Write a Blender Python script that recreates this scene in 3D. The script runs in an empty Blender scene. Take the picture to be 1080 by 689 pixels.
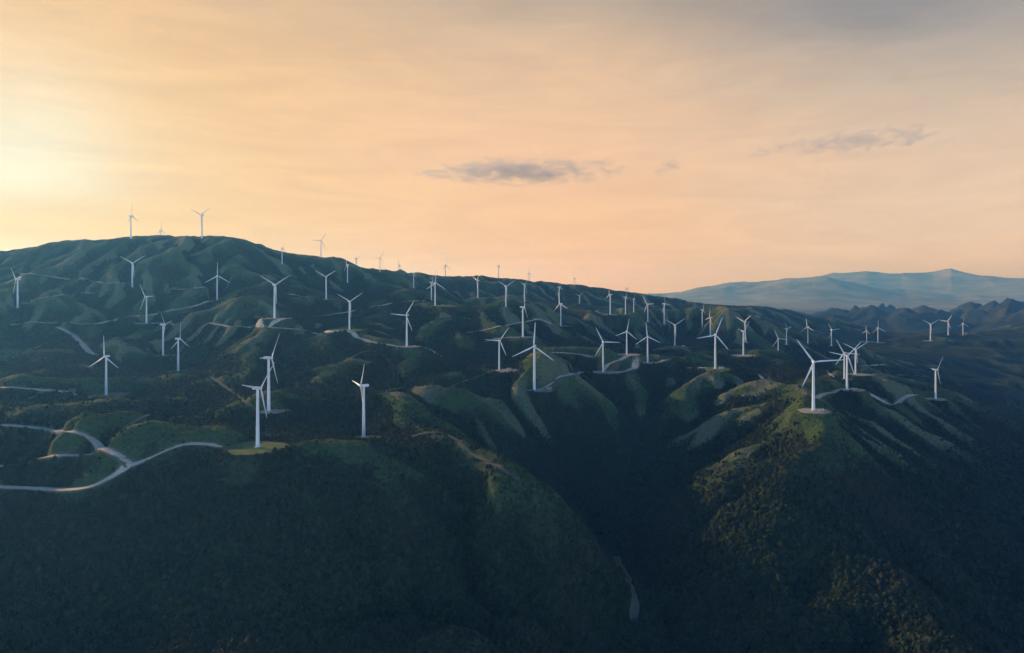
import bpy, bmesh, math, random, time
import numpy as np
from mathutils import Vector, Matrix
T0 = time.time()
scene = bpy.context.scene
COL = scene.collection
rad = math.radians

# ------------------------------------------------------------------ camera
CAM_Z = 800.0                                   # metres above the valley datum
cam_data = bpy.data.cameras.new("camera")
cam = bpy.data.objects.new("camera", cam_data)
COL.objects.link(cam)
cam_data.sensor_width = 36.0
cam_data.lens = 24.0
cam_data.shift_y = -41.5 / 1080.0
cam_data.clip_start = 1.0
cam_data.clip_end = 90000.0
cam.location = (0, 0, CAM_Z)
cam.rotation_euler = (rad(90), 0, 0)
scene.camera = cam

# ------------------------------------------------------------------ light
SUN_AZ, SUN_EL = -54.0, 14.0                      # degrees: left of the view axis, above the horizon
sun_dir = Vector((math.sin(rad(SUN_AZ)) * math.cos(rad(SUN_EL)),
                  math.cos(rad(SUN_AZ)) * math.cos(rad(SUN_EL)), math.sin(rad(SUN_EL))))
sl = bpy.data.lights.new("sun", 'SUN')
sl.energy = 5.0
sl.angle = rad(0.6)
sl.color = (1.0, 0.70, 0.36)
so = bpy.data.objects.new("sun", sl)
so.rotation_euler = (-sun_dir).to_track_quat('-Z', 'Y').to_euler()
so.location = (0, 0, CAM_Z + 500)
COL.objects.link(so)

scene.view_settings.view_transform = 'Standard'
scene.view_settings.look = 'None'
scene.view_settings.exposure = 0.0
scene.view_settings.gamma = 1.0
scene.view_settings.use_curve_mapping = False
scene.render.engine = 'CYCLES'
scene.cycles.max_bounces = 4
scene.cycles.diffuse_bounces = 2
scene.cycles.glossy_bounces = 1
scene.cycles.transmission_bounces = 0
scene.cycles.volume_bounces = 1
scene.cycles.transparent_max_bounces = 8
scene.cycles.use_denoising = True
scene.cycles.sample_clamp_indirect = 4.0


def lin(r, g, b):
    f = lambda c: c / 12.92 if c <= 0.04045 else ((c + 0.055) / 1.055) ** 2.4
    return (f(r / 255), f(g / 255), f(b / 255), 1.0)


class NT:
    """small helper for node trees"""
    def __init__(self, tree):
        self.t = tree
    def n(self, kind, **kw):
        nd = self.t.nodes.new(kind)
        for k, v in kw.items():
            setattr(nd, k, v)
        return nd
    def link(self, a, b):
        self.t.links.new(a, b)
    def put(self, sock, v):
        if hasattr(v, 'is_linked') or isinstance(v, bpy.types.NodeSocket):
            self.link(v, sock)
        else:
            sock.default_value = v
    def math(self, op, a, b=0.0, c=0.0, clamp=False):
        nd = self.n('ShaderNodeMath', operation=op, use_clamp=clamp)
        self.put(nd.inputs[0], a); self.put(nd.inputs[1], b)
        if len(nd.inputs) > 2: self.put(nd.inputs[2], c)
        return nd.outputs[0]
    def maprange(self, v, a, b, c=0.0, d=1.0, smooth=True):
        nd = self.n('ShaderNodeMapRange', interpolation_type='SMOOTHSTEP' if smooth else 'LINEAR')
        self.put(nd.inputs[0], v)
        for i, x in enumerate((a, b, c, d)): nd.inputs[i + 1].default_value = x
        return nd.outputs[0]
    def mix(self, f, a, b, mode='MIX'):
        nd = self.n('ShaderNodeMix', data_type='RGBA', blend_type=mode)
        self.put(nd.inputs[0], f); self.put(nd.inputs[6], a); self.put(nd.inputs[7], b)
        return nd.outputs[2]
    def ramp(self, v, stops):
        nd = self.n('ShaderNodeValToRGB')
        cr = nd.color_ramp
        while len(cr.elements) < len(stops): cr.elements.new(0.5)
        for e, (p, c) in zip(cr.elements, stops):
            e.position = p; e.color = c
        self.put(nd.inputs[0], v)
        return nd.outputs[0]
    def noise(self, vec, scale, detail=4, rough=0.55, dist=0.0, w=None):
        nd = self.n('ShaderNodeTexNoise')
        if vec is not None: self.link(vec, nd.inputs['Vector'])
        nd.inputs['Scale'].default_value = scale
        nd.inputs['Detail'].default_value = detail
        nd.inputs['Roughness'].default_value = rough
        nd.inputs['Distortion'].default_value = dist
        return nd.outputs[0]


world = bpy.data.worlds.new("World")
scene.world = world
world.use_nodes = True
wt = world.node_tree
wt.nodes.clear()
W = NT(wt)
out = W.n('ShaderNodeOutputWorld')
sky = W.n('ShaderNodeTexSky', sky_type='NISHITA')
sky.sun_disc = False
sky.sun_elevation = rad(SUN_EL)
sky.sun_rotation = rad(SUN_AZ)
sky.altitude = 900
sky.air_density = 1.0
sky.dust_density = 1.0
sky.ozone_density = 2.5
bg_sky = W.n('ShaderNodeBackground')
bg_sky.inputs[1].default_value = 0.11
W.link(sky.outputs[0], bg_sky.inputs[0])
tc = W.n('ShaderNodeTexCoord')
dirn = W.n('ShaderNodeVectorMath', operation='NORMALIZE')
W.link(tc.outputs['Generated'], dirn.inputs[0])
D = dirn.outputs[0]
sep = W.n('ShaderNodeSeparateXYZ'); W.link(D, sep.inputs[0])
dx, dy, dz = sep.outputs
dot = W.n('ShaderNodeVectorMath', operation='DOT_PRODUCT')
W.link(D, dot.inputs[0]); dot.inputs[1].default_value = sun_dir
sd = dot.outputs['Value']
# the brightest gap in the cloud veil, in front of the sun's side of the sky
gap = W.n('ShaderNodeVectorMath', operation='DOT_PRODUCT')
W.link(D, gap.inputs[0])
gap.inputs[1].default_value = (math.sin(rad(-36)) * math.cos(rad(8.0)), math.cos(rad(-36)) * math.cos(rad(8.0)), math.sin(rad(8.0)))
gd = gap.outputs['Value']
# a soft high veil of cloud, coloured by its angle from the sun and from the horizon
mp = W.n('ShaderNodeMapping'); W.link(D, mp.inputs[0]); mp.inputs['Scale'].default_value = (1.0, 1.0, 3.2)
warp = W.noise(mp.outputs[0], 2.6, 5, 0.55, 0.6)
wv = W.math('SUBTRACT', warp, 0.5)
el = W.math('ADD', W.math('MULTIPLY', wv, 0.10), dz)
left = W.ramp(el, [(0.0, lin(252, 208, 118)), (0.08, lin(252, 204, 118)), (0.18, lin(250, 203, 134)),
                   (0.33, lin(245, 196, 130)), (0.45, lin(226, 186, 146)), (0.75, lin(120, 128, 150))])
right = W.ramp(el, [(0.0, lin(214, 206, 190)), (0.05, lin(240, 211, 180)), (0.15, lin(236, 206, 176)),
                    (0.25, lin(204, 186, 166)), (0.36, lin(146, 145, 145)), (0.75, lin(84, 100, 128))])
mid = W.ramp(el, [(0.0, lin(250, 200, 142)), (0.06, lin(251, 200, 142)), (0.2, lin(250, 203, 158)),
                  (0.3, lin(238, 198, 156)), (0.38, lin(200, 176, 148)), (0.75, lin(100, 112, 140))])
xs = W.math('ADD', dx, W.math('MULTIPLY', wv, 0.22))
veil = W.mix(W.maprange(xs, -0.5, 0.05), left, mid)
veil = W.mix(W.maprange(xs, 0.05, 0.55), veil, right)
g1 = W.math('POWER', W.math('MAXIMUM', gd, 0.0), 85.0)
g2 = W.math('POWER', W.math('MAXIMUM', gd, 0.0), 190.0)
low = W.maprange(dz, 0.135, 0.06)
veil = W.mix(W.math('MULTIPLY', g1, 0.42, clamp=True), veil, lin(251, 222, 166))
veil = W.mix(W.math('MULTIPLY', g2, 0.92, clamp=True), veil, (0.96, 0.87, 0.62, 1))
g3 = W.math('POWER', W.math('MAXIMUM', gd, 0.0), 30.0)
veil = W.mix(W.math('MULTIPLY', W.math('MULTIPLY', g3, low), 0.95, clamp=True), veil, lin(250, 194, 28))
mp2 = W.n('ShaderNodeMapping'); W.link(D, mp2.inputs[0]); mp2.inputs['Scale'].default_value = (1.0, 1.0, 6.0); mp2.inputs['Rotation'].default_value = (0, rad(7), 0)
st = W.noise(mp2.outputs[0], 5.0, 6, 0.6, 0.9)
stc = W.ramp(st, [(0.3, (0.90, 0.89, 0.90, 1)), (0.7, (1.07, 1.08, 1.08, 1))])
veil = W.mix(0.75, veil, stc, 'MULTIPLY')
bg_veil = W.n('ShaderNodeBackground')
# sky behind the camera: low band added as fill on the turbines, blue overhead
back = W.ramp(dz, [(0.0, (1.8, 2.15, 2.7, 1)), (0.1, (1.4, 1.8, 2.4, 1)), (0.24, (0.06, 0.42, 1.12, 1)), (0.6, (0.015, 0.16, 0.58, 1)), (1.0, (0.01, 0.09, 0.40, 1))])
veil = W.mix(W.maprange(dy, -0.05, 0.5), back, veil)
W.link(veil, bg_veil.inputs[0])
bg_veil.inputs[1].default_value = 1.0
cover = W.math('MULTIPLY', W.maprange(dz, 1.0, 0.2), 0.35)
cover = W.math('ADD', cover, 0.60)
mx = W.n('ShaderNodeMixShader')
W.link(cover, mx.inputs[0]); W.link(bg_sky.outputs[0], mx.inputs[1]); W.link(bg_veil.outputs[0], mx.inputs[2])
W.link(mx.outputs[0], out.inputs['Surface'])
world.cycles.sampling_method = 'MANUAL'
world.cycles.sample_map_resolution = 1024


# ------------------------------------------------------------------ helpers
def tag(o, label=None, cat=None, group=None, kind=None):
    if label: o['label'] = label
    if cat: o['category'] = cat
    if group: o['group'] = group
    if kind: o['kind'] = kind
    return o

def link_mesh(name, me, mat=None, parent=None):
    o = bpy.data.objects.new(name, me)
    COL.objects.link(o)
    if mat and not me.materials: me.materials.append(mat)
    if parent: o.parent = parent
    return o

def grid_mesh(name, P, wrap=False):
    """P: rows x cols x 3 array -> quad mesh"""
    r, c = P.shape[:2]
    me = bpy.data.meshes.new(name)
    me.vertices.add(r * c)
    me.vertices.foreach_set('co', P.reshape(-1).astype(np.float32))
    i = np.arange(r * c).reshape(r, c)
    q = np.stack([i[:-1, :-1], i[:-1, 1:], i[1:, 1:], i[1:, :-1]], -1).reshape(-1)
    nq = len(q) // 4
    me.loops.add(nq * 4)
    me.loops.foreach_set('vertex_index', q.astype(np.int32))
    me.polygons.add(nq)
    me.polygons.foreach_set('loop_start', np.arange(0, nq * 4, 4, dtype=np.int32))
    me.polygons.foreach_set('use_smooth', np.ones(nq, dtype=bool))
    me.update(calc_edges=True)
    return me

rng = np.random.default_rng(7)
_perm = rng.permutation(256)
_perm = np.concatenate([_perm, _perm, _perm])
_ga = rng.uniform(0, 2 * np.pi, 256)
_gx, _gy = np.cos(_ga), np.sin(_ga)

def pnoise(x, y):
    xi = np.floor(x).astype(np.int64); yi = np.floor(y).astype(np.int64)
    xf = x - xi; yf = y - yi
    u = xf * xf * xf * (xf * (xf * 6 - 15) + 10); v = yf * yf * yf * (yf * (yf * 6 - 15) + 10)
    def g(ix, iy, fx, fy):
        h = _perm[(_perm[ix & 255] + iy) & 255]
        return _gx[h] * fx + _gy[h] * fy
    a = g(xi, yi, xf, yf); b = g(xi + 1, yi, xf - 1, yf)
    c = g(xi, yi + 1, xf, yf - 1); d = g(xi + 1, yi + 1, xf - 1, yf - 1)
    return (a + (b - a) * u) + ((c + (d - c) * u) - (a + (b - a) * u)) * v

def fbm(x, y, scale, octv=4, gain=0.5, seed=0.0):
    s = 0.0; a = 1.0
    for k in range(octv):
        s = s + a * pnoise(x / scale + seed + 17.3 * k, y / scale - seed + 9.1 * k)
        scale *= 0.5; a *= gain
    return s

def ridged(x, y, scale, octv=4, gain=0.5, seed=0.0):
    s = 0.0; a = 1.0
    for k in range(octv):
        s = s + a * (1 - 2.2 * np.abs(pnoise(x / scale + seed + 11.3 * k, y / scale + seed * 2 + 5.7 * k)))
        scale *= 0.5; a *= gain
    return s

F = 720.0
def world_at(px, py, depth):
    """the place that the photograph shows at (px, py), at a given distance ahead"""
    return ((px - 540.0) / F * depth, depth, CAM_Z + (303.0 - py) / F * depth)

# ------------------------------------------------------------------ the survey: turbines
# foot x, foot y, hub x, hub y, distance, rotor yaw, rotor phase, foot hidden behind a crest, label
TURBINES = [
 (18.6,325, 17.9,295, 2080, 70, -40, 0, "white turbine turned nearly edge-on, alone on the pale pad at the far left"),
 (138,252, 137.5,228, 2800, 62, -8, 0, "turbine on the hilltop skyline closest to the sun glow"),
 (169.5,262, 169.3,243, 3600, 50, 0, 1, "tiny rotor peeping over the hilltop between two taller skyline turbines"),
 (213,252, 212.5,227, 2760, 40, 58, 0, "turbine on the hilltop skyline with its upper blades spread in a small V"),
 (139.5,304, 139,277.5, 2330, 25, 56, 0, "pale turbine with a Y rotor on the open green hillside just below the skyline"),
 (229,317.5, 227.5,291, 2260, 15, 0, 0, "white turbine with one blade straight up at the upper end of the rising hill track"),
 (154.5,341, 153.8,313, 2120, 55, -32, 0, "turbine with tilted Y rotor on the long thin pad amid the green hill"),
 (172,375, 171,342.5, 1860, 68, -40, 0, "turbine nearly edge-on directly behind the grassy oval pad, left one of a close pair"),
 (188,392, 187.7,357.4, 1740, 58, 2, 0, "turbine with upright blade on the oval grass pad, right one of a close pair"),
 (112,417, 110.5,376, 1460, 48, 0, 0, "turbine with upright blade on the brown earth pad above the middle road's bend"),
 (271.8,472, 270,409.6, 985, 56, 44, 0, "large white turbine on the bright green oval pad where the pale dirt road ends"),
 (283.4,434, 281.4,377.7, 1180, 66, 36, 0, "tall white turbine rising just behind the one on the bright green oval pad"),
 (383.6,462, 383,407, 1113, 74, 34, 0, "tall turbine with edge-on rotor alone on the crest of the dark foreground slope"),
 (297.5,279, 297.4,262, 2800, 66, 0, 0, "small turbine crossing the sloping skyline, rotor against the sky and tower against the hill"),
 (338.5,272.5, 338.5,254, 2960, 20, 30, 0, "skyline turbine with one blade level, on the slope falling right from the hilltop"),
 (366.5,298.3, 366.1,279.5, 2850, 74, -10, 0, "slim pale turbine below the skyline knoll with its hub just touching the sky"),
 (375.4,290, 375.4,273, 3700, 60, 66, 1, "tiny rotor showing above the skyline in the dip after the last green knoll"),
 (400.7,287, 400.1,272.5, 3080, 22, 30, 0, "skyline turbine with one blade level, at the foot of the green hill"),
 (421,297, 421,279.8, 4000, 55, 0, 1, "tiny rotor above the skyline beside the little dark knoll"),
 (436.3,303.5, 435.7,288, 3050, 74, 12, 0, "small pale turbine edge-on against the start of the blue back ridge"),
 (469.7,299, 469.7,280, 4200, 58, 0, 1, "tiny rotor alone above the low saddle of the blue back ridge"),
 (344,316, 343,292, 2540, 20, 60, 0, "turbine with widespread blades at the right end of the short upper hill track"),
 (289.5,336, 289,300.5, 1960, 30, 58, 0, "turbine with large Y rotor in the middle of the green hill above the road fork"),
 (368.5,348, 368,318, 1960, 28, 58, 0, "turbine with Y rotor on a thin grassy pad between two hill roads"),
 (429,365.5, 428,332.5, 1860, 30, 34, 0, "turbine at the right end of the long hill road, one blade level to the left"),
 (458.9,322.5, 457.2,298.6, 2540, 28, 0, 0, "front one of two overlapping turbines beside the straight pale track"),
 (455.0,317.3, 454.6,298.0, 2900, 74, 12, 0, "rear one of two overlapping turbines, its tower just left of the front one"),
 (503.9,314, 503.2,295.7, 3300, 66, -70, 0, "small pale turbine with a short track leading right, on the blue back ridge"),
 (533.5,323.8, 532.9,302.2, 2700, 32, 58, 0, "pale turbine with Y rotor on the far edge of the central green hills"),
 (525.7,296, 525.7,280.7, 4000, 78, 0, 1, "thin edge-on turbine on the crest of the back ridge above a Y rotor turbine"),
 (558,306, 558,288.5, 4300, 52, 0, 1, "tiny turbine with visible blades on the crest of the back ridge, near its left third"),
 (553,318.5, 552,300.3, 3300, 60, -78, 0, "turbine on the blue ridge directly above the tall edge-on one in the centre"),
 (551.4,355.6, 551.0,324, 1960, 76, 14, 0, "tall edge-on turbine standing amid pale tracks in the centre hills"),
 (591.4,344, 590.7,320.5, 2500, 48, -10, 0, "turbine at the end of the pale central track, one blade hanging down to the left"),
 (589.8,321.5, 588.1,303, 3300, 74, -14, 0, "turbine on the blue ridge directly above the one ending the pale central track"),
 (611,324, 610.4,312, 3500, 30, 48, 0, "small turbine with Y rotor left of a pale streak of track on the blue ridge"),
 (643.6,332, 642.7,310.8, 3300, 76, 10, 0, "edge-on turbine at the right end of the pale streak on the blue ridge"),
 (659.7,331.4, 659.4,313.5, 3450, 76, -12, 0, "edge-on tower, left of two standing close together on the blue ridge"),
 (668.4,329.4, 668.3,315.5, 3700, 76, 20, 0, "shorter edge-on tower, right of two standing close together on the blue ridge"),
 (683.2,339.8, 681.2,321, 3200, 44, -34, 0, "turbine on the blue ridge directly above one with three evenly spread blades"),
 (700.5,342, 699.4,320.5, 3150, 60, -20, 0, "edge-on turbine on the blue ridge just left of the low grassy mound"),
 (526.5,390.7, 525.5,359.4, 1760, 22, 36, 0, "turbine on the small flat spur left of centre, one blade reaching up to the right"),
 (563.6,411.6, 562.4,365.2, 1450, 12, 4, 0, "tall turbine with upright blade at the front edge of the central hills"),
 (636,392.5, 634.8,360.7, 1720, 12, -28, 0, "turbine beside the looping pale track, one blade tilted up to the left"),
 (661,374, 660.6,349.6, 2100, 14, 10, 0, "turbine at the back of the looping pale track, one blade nearly upright"),
 (683,382.5, 682.8,354.9, 1930, 10, -5, 0, "turbine at the right end of the looping pale track with evenly spread blades"),
 (711.7,366, 711.3,342.9, 2450, 26, 58, 0, "turbine with Y rotor on a low grassy mound behind the central crest"),
 (754.4,389.2, 753.1,353.3, 1780, 12, 20, 0, "turbine with three spread blades on the grassy shoulder of the big dark massif"),
 (749.2,354, 749,335, 2780, 66, 14, 0, "pale turbine seen behind the blades of the one on the grassy shoulder"),
 (740.7,346.8, 741,327, 2830, 78, 0, 0, "edge-on blue-grey tower left of the pair on the massif shoulder"),
 (784,375, 783.8,349.4, 2060, 60, -78, 0, "turbine on top of the rounded dark peak, one blade level to the left"),
 (786,361, 785.6,339.5, 2700, 44, 52, 0, "turbine standing behind the rounded dark peak, its blade reaching right"),
 (820.7,374.2, 820.2,357.2, 2600, 14, -24, 0, "lower of two overlapping small turbines in the blue valley, a blade tilted up left"),
 (829.4,363.7, 828.6,346.8, 3250, 64, -40, 0, "upper of two overlapping small turbines in the blue valley, nearly edge-on"),
 (852,362, 851.6,344.8, 3350, 40, -6, 0, "small turbine with upright blade in the blue valley below the end of the back ridge"),
 (857.9,433.3, 856.9,381.5, 1200, 10, -36, 0, "big white turbine at the front of the right massif, beside a pale hut"),
 (876.9,365, 876.4,348, 3500, 36, -36, 0, "small turbine in the blue valley directly above the big front one"),
 (914.1,360.5, 914,349, 4100, 48, 0, 0, "smaller of two neighbouring turbines on the left end of the far blue ridge"),
 (925.9,361.5, 925.5,346, 3950, 34, -4, 0, "taller of two neighbouring turbines on the left end of the far blue ridge"),
 (981.3,359.6, 981.3,342, 3950, 26, 58, 0, "turbine with clear Y rotor on the middle of the far blue ridge"),
 (1000,353.7, 1000,339, 4150, 34, 36, 0, "turbine on the far blue ridge with a pale patch of ground below it"),
 (1015.6,354, 1015.2,341.3, 4200, 44, 2, 0, "last turbine along the far blue ridge, with an upright blade"),
 (893.3,411, 892.4,375.3, 1600, 22, 42, 0, "front one of two overlapping turbines on the grassy crest right of the big one"),
 (890.5,400, 889.9,372.3, 1950, 14, -28, 0, "rear one of two overlapping turbines on the grassy crest, a blade level to the left"),
 (902.3,395, 901.4,368.6, 2050, 24, 56, 0, "turbine with Y rotor right behind the overlapping pair on the grassy crest"),
 (986.8,421, 987.2,390, 1820, 66, 40, 0, "lone turbine on the knoll of the right massif, one blade up to the right"),
 (606,313, 606,294, 4600, 74, 0, 1, "faint thin turbine top on the crest of the back ridge near its middle"),
 (661,322, 661,304, 4900, 74, 0, 1, "faintest turbine top where the back ridge meets the far pale hills"),
]

# ground control: x, y in the photograph and distance; d1 = lower ground hidden behind a crest
CTRL = [
 # foreground crest on the left and the road bench
 (-60,500,900),(-60,455,1010),(0,514,930),(80,517,915),(135,492,950),(200,467,985),(235,471,975),(320,470,1020),(330,463,1060),
 (430,462,1120),(455,456,1150),(485,462,1150),(0,449,1100),(60,453,1080),(107,473,1010),(0,492,985),(96,479,1000),
 (500,476,1080),(520,490,1040),(570,522,985),(620,562,940),(650,602,900),
 # foreground face
 (-100,600,820),(0,580,850),(120,580,840),(240,560,850),(360,560,860),(460,560,890),(540,600,860),(600,640,840),
 (-100,689,710),(100,689,690),(250,689,690),(400,689,700),(520,689,735),(600,689,770),(640,660,850),
 (-100,760,560),(200,780,560),(500,780,600),(700,780,760),(900,780,640),(1150,760,640),
 # gully
 (672,640,930),(690,692,860),(668,604,1080),(650,566,1190),(630,535,1300),(600,505,1400),(570,475,1450),(545,455,1480),
 # behind the left crest: hollows and mid benches
 (60,435,1240),(0,430,1240),(170,445,1150),(210,452,1110),(330,450,1190),(400,448,1240),(470,448,1260),
 (0,410,1400),(60,412,1420),(140,431,1300),(200,435,1230),(480,420,1400),(440,410,1450),(350,410,1420),(250,412,1400),
 (60,345,2000),(100,373,1760),(0,370,1780),(40,385,1640),(-80,400,1500),(-100,340,2000),(-100,300,2350),
 (240,380,1680),(320,385,1650),(400,388,1650),(460,385,1680),(500,400,1600),
 (282,346,1880),(340,352,1880),(220,341,1990),(310,335.5,2020),(445,366,1850),(405,322,2350),(450,317.5,2550),(480,323,2600),
 (492,351,2050),(527,344,2130),(570,336,2300),(470,345,2100),(420,345,2050),
 # left hill and skyline
 (-160,300,2650),(-60,272,2680),(0,266,2700),(40,262,2720),(75,253.5,2740),(100,256,2750),(120,253,2770),(170,249.5,2790),(213,251.5,2760),(235,249.5,2770),
 (262,255,2790),(280,261,2820),(300,268.5,2860),(320,271,2920),(345,273,2960),(352,271,2960),(368,277,2990),(382,285,3050),(400,286.5,3080),(412,284,3100),(425,289,3200),
 (60,280,2500),(120,285,2480),(200,280,2520),(260,290,2480),(300,300,2440),(60,311,2230),(20,288,2430),(110,299,2340),(200,305,2340),
 (400,300,2850),(430,310,2750),
 # back ridge skyline
 (445,288.5,3620),(470,292,3700),(500,291.5,3750),(530,293,3800),(565,296.5,3880),(600,300,3950),(640,304.5,4050),(680,311,4150),(720,316,4250),(760,321,4350),(800,323,4450),(830,326,4520),(850,331,4600),(866,337,4700),(885,345,4850),
 # its front face
 (470,305,3350),(500,325,3000),(560,330,2950),(600,340,2800),(640,345,2850),(690,352,2850),(740,358,2800),(770,350,3300),(800,345,3700),(830,350,3700),
 (730,333,3800),(800,335,4000),
 # central hills and crest
 (581,372,1980),(626,377,1930),(600,390,1700),(590,400,1560),(705,380,1960),(725,388,1800),(655,392,1720),(540,378,1850),(515,420,1450),(530,440,1440),(690,372,2250),(740,375,2250),
 (765,385,1850),(800,395,1900),(812,407,1650),(830,417,1430),(843,425,1290),(877,413,1520),(906,410,1620),(925,420,1600),(940,429,1560),(952,419,1700),(965,416,1780),(1010,424,1800),(1040,432,1800),(1080,445,1780),(1150,460,1800),
 # face below the crest
 (600,440,1500),(620,470,1480),(640,430,1620),(680,420,1680),(720,408,1700),(700,425,1600),(672,455,1500),(652,480,1420),(645,505,1350),(735,460,1480),(705,490,1400),(680,530,1300),(700,580,1100),(700,630,960),(610,490,1440),
 (755,415,1560),(750,445,1400),(765,480,1250),(790,415,1560),(795,445,1360),(820,450,1290),(800,500,1180),(745,540,1090),(730,600,960),(720,660,860),(780,570,1000),
 (855,480,1110),(850,520,1040),(840,580,940),(820,640,850),(800,689,790),(900,470,1230),(890,560,980),
 (930,470,1320),(960,520,1180),(940,600,930),(930,689,760),(1000,470,1450),(1040,500,1400),(1080,540,1250),(1000,600,960),(1080,620,960),(1080,689,800),(1180,560,1250),(1180,689,820),
 # valley on the right and the far blue ridge
 (870,395,2500),(930,395,2500),(935,385,2600),(960,380,3000),(1000,400,2700),(1060,405,2700),(1080,415,2600),(1160,420,2700),(820,390,2500),
 (895,366,3700),(945,360,4000),(1040,352,4250),(1080,345,4400),(1150,336,4600),(1000,370,3600),(1060,370,3600),
 (900,362,5000),(960,362,5300),(1040,360,5600),(1120,360,5800),
]
# ground behind the crests, as X, Y and height relative to the camera
HID = [(-2300,3600,60),(-1850,3650,215),(-1300,3700,170),(-800,3750,70),(-450,4100,45),(-100,4100,30),(100,4300,0),(400,4600,-25),(800,4900,-90),
 (-2800,4600,-100),(-1500,4800,60),(-600,5000,-40),(300,5300,-140),(1000,5600,-260),(-2500,6200,-200),(-800,6300,-220),(800,6400,-330),(2200,6400,-390),(3800,6400,-380),
 (-3400,3000,-120),(-3200,2000,-320),(-2800,1300,-220),(-2000,700,-300),(-1200,300,-430),(0,250,-470),(1200,300,-480),(2200,900,-480),(3200,2000,-430),(4200,3400,-330),(4800,5000,-330),
 (-4600,6000,-150),(-4600,4000,0),(-4600,1500,-220),(1450,2300,-395),(400,2550,-290),(-40,2600,-150),
 (250,2350,-215),(750,2750,-330),(-40,1230,-345),(20,1220,-362),(75,1170,-385),(120,1100,-420),(150,1030,-445),(158,980,-450),(-560,1080,-245),(-380,1090,-262),(-900,1300,-262)]

# ------------------------------------------------------------------ the terrain as a height field
pts = [world_at(t[0], t[1], t[4]) for t in TURBINES] + [world_at(*c) for c in CTRL]
n_anchor = len(pts)
pts += [(x, y, z + CAM_Z) for x, y, z in HID]
P = np.array(pts)
TP = P[:len(TURBINES)]

def tps(src, val, lam):
    s = src / 1000.0
    d2 = ((s[:, None] - s[None]) ** 2).sum(-1)
    K = 0.5 * d2 * np.log(d2 + 1e-12)
    n = len(s)
    A = np.zeros((n + 3, n + 3))
    A[:n, :n] = K + lam * np.eye(n)
    A[:n, n] = 1; A[:n, n + 1:] = s; A[n, :n] = 1; A[n + 1:, :n] = s.T
    sol = np.linalg.solve(A, np.concatenate([val, np.zeros(3)]))
    def f(x, y):
        x = x / 1000.0; y = y / 1000.0
        o = sol[n] + sol[n + 1] * x + sol[n + 2] * y
        for k in range(n):
            q = (x - s[k, 0]) ** 2 + (y - s[k, 1]) ** 2
            o = o + sol[k] * 0.5 * q * np.log(q + 1e-12)
        return o
    return f

STEP = 12.0
gx = np.arange(-4800, 4801, STEP); gy = np.arange(200, 6801, STEP)
def bil(Z, x, y, x0, y0, st):
    u = np.clip((x - x0) / st, 0, Z.shape[1] - 1.001); v = np.clip((y - y0) / st, 0, Z.shape[0] - 1.001)
    i = u.astype(int); j = v.astype(int); fu = u - i; fv = v - j
    return (Z[j, i] * (1 - fu) + Z[j, i + 1] * fu) * (1 - fv) + (Z[j + 1, i] * (1 - fu) + Z[j + 1, i + 1] * fu) * fv
def bicub(Z, x, y, x0, y0, st):
    u = np.clip((x - x0) / st, 1, Z.shape[1] - 3.001); v = np.clip((y - y0) / st, 1, Z.shape[0] - 3.001)
    i = u.astype(int); j = v.astype(int); fu = u - i; fv = v - j
    def w(t): return (((-t + 2) * t - 1) * t / 2, ((3 * t - 5) * t * t + 2) / 2, ((-3 * t + 4) * t + 1) * t / 2, (t - 1) * t * t / 2)
    wu = w(fu); wv = w(fv); o = 0
    for b in range(4):
        row = 0
        for a in range(4): row = row + wu[a] * Z[j + b - 1, i + a - 1]
        o = o + wv[b] * row
    return o

f0 = tps(P[:, :2], P[:, 2], 0.0012)
cx = np.arange(-4848, 4849, 48.0); cy = np.arange(152, 6849, 48.0)
CX, CY = np.meshgrid(cx, cy)
Zc = f0(CX, CY)
GX, GY = np.meshgrid(gx, gy)
Z0 = bicub(Zc, GX, GY, cx[0], cy[0], 48.0)

def blur(Z, sig):
    r = int(3 * sig); k = np.exp(-0.5 * (np.arange(-r, r + 1) / sig) ** 2); k /= k.sum()
    Zp = np.pad(Z, ((r, r), (0, 0)), 'edge')
    c = np.cumsum(np.zeros(1))
    o = sum(k[a] * Zp[a:a + Z.shape[0]] for a in range(2 * r + 1))
    Zp = np.pad(o, ((0, 0), (r, r)), 'edge')
    return sum(k[a] * Zp[:, a:a + Z.shape[1]] for a in range(2 * r + 1))

def erode(Z, iters, K, stp):
    h, w = Z.shape; N = h * w
    idx = np.arange(N).reshape(h, w)
    for it in range(iters):
        Zp = np.pad(Z, 1, 'edge')
        best = np.zeros_like(Z); rec = idx.copy()
        for dj, di in ((-1, 0), (1, 0), (0, -1), (0, 1), (-1, -1), (-1, 1), (1, -1), (1, 1)):
            L = stp * (1.41421 if dj and di else 1.0)
            s = (Z - Zp[1 + dj:1 + dj + h, 1 + di:1 + di + w]) / L
            m = s > best
            m[0] &= dj >= 0; m[-1] &= dj <= 0; m[:, 0] &= di >= 0; m[:, -1] &= di <= 0
            best = np.where(m, s, best); rec = np.where(m, idx + dj * w + di, rec)
        r = rec.reshape(-1); A = np.ones(N)
        isroot = r == np.arange(N)
        add = A.copy(); rr = r.copy()
        # pointer doubling: area that drains through every cell
        for k in range(11):
            c = np.bincount(rr, weights=np.where(rr == np.arange(N), 0, A), minlength=N)
            A = A + c
            rr = rr[rr]
            if k > 3 and (rr == rr[rr]).mean() > 0.999: break
        A = np.minimum(A.reshape(h, w), 4000.0)
        dz = K * np.power(A, 0.45) * best
        Z = Z - np.minimum(dz, 0.45 * best * stp)
        Zp = np.pad(Z, 1, 'edge')
        Z = Z + 0.028 * (Zp[:-2, 1:-1] + Zp[2:, 1:-1] + Zp[1:-1, :-2] + Zp[1:-1, 2:] - 4 * Z)
    return Z

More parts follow.
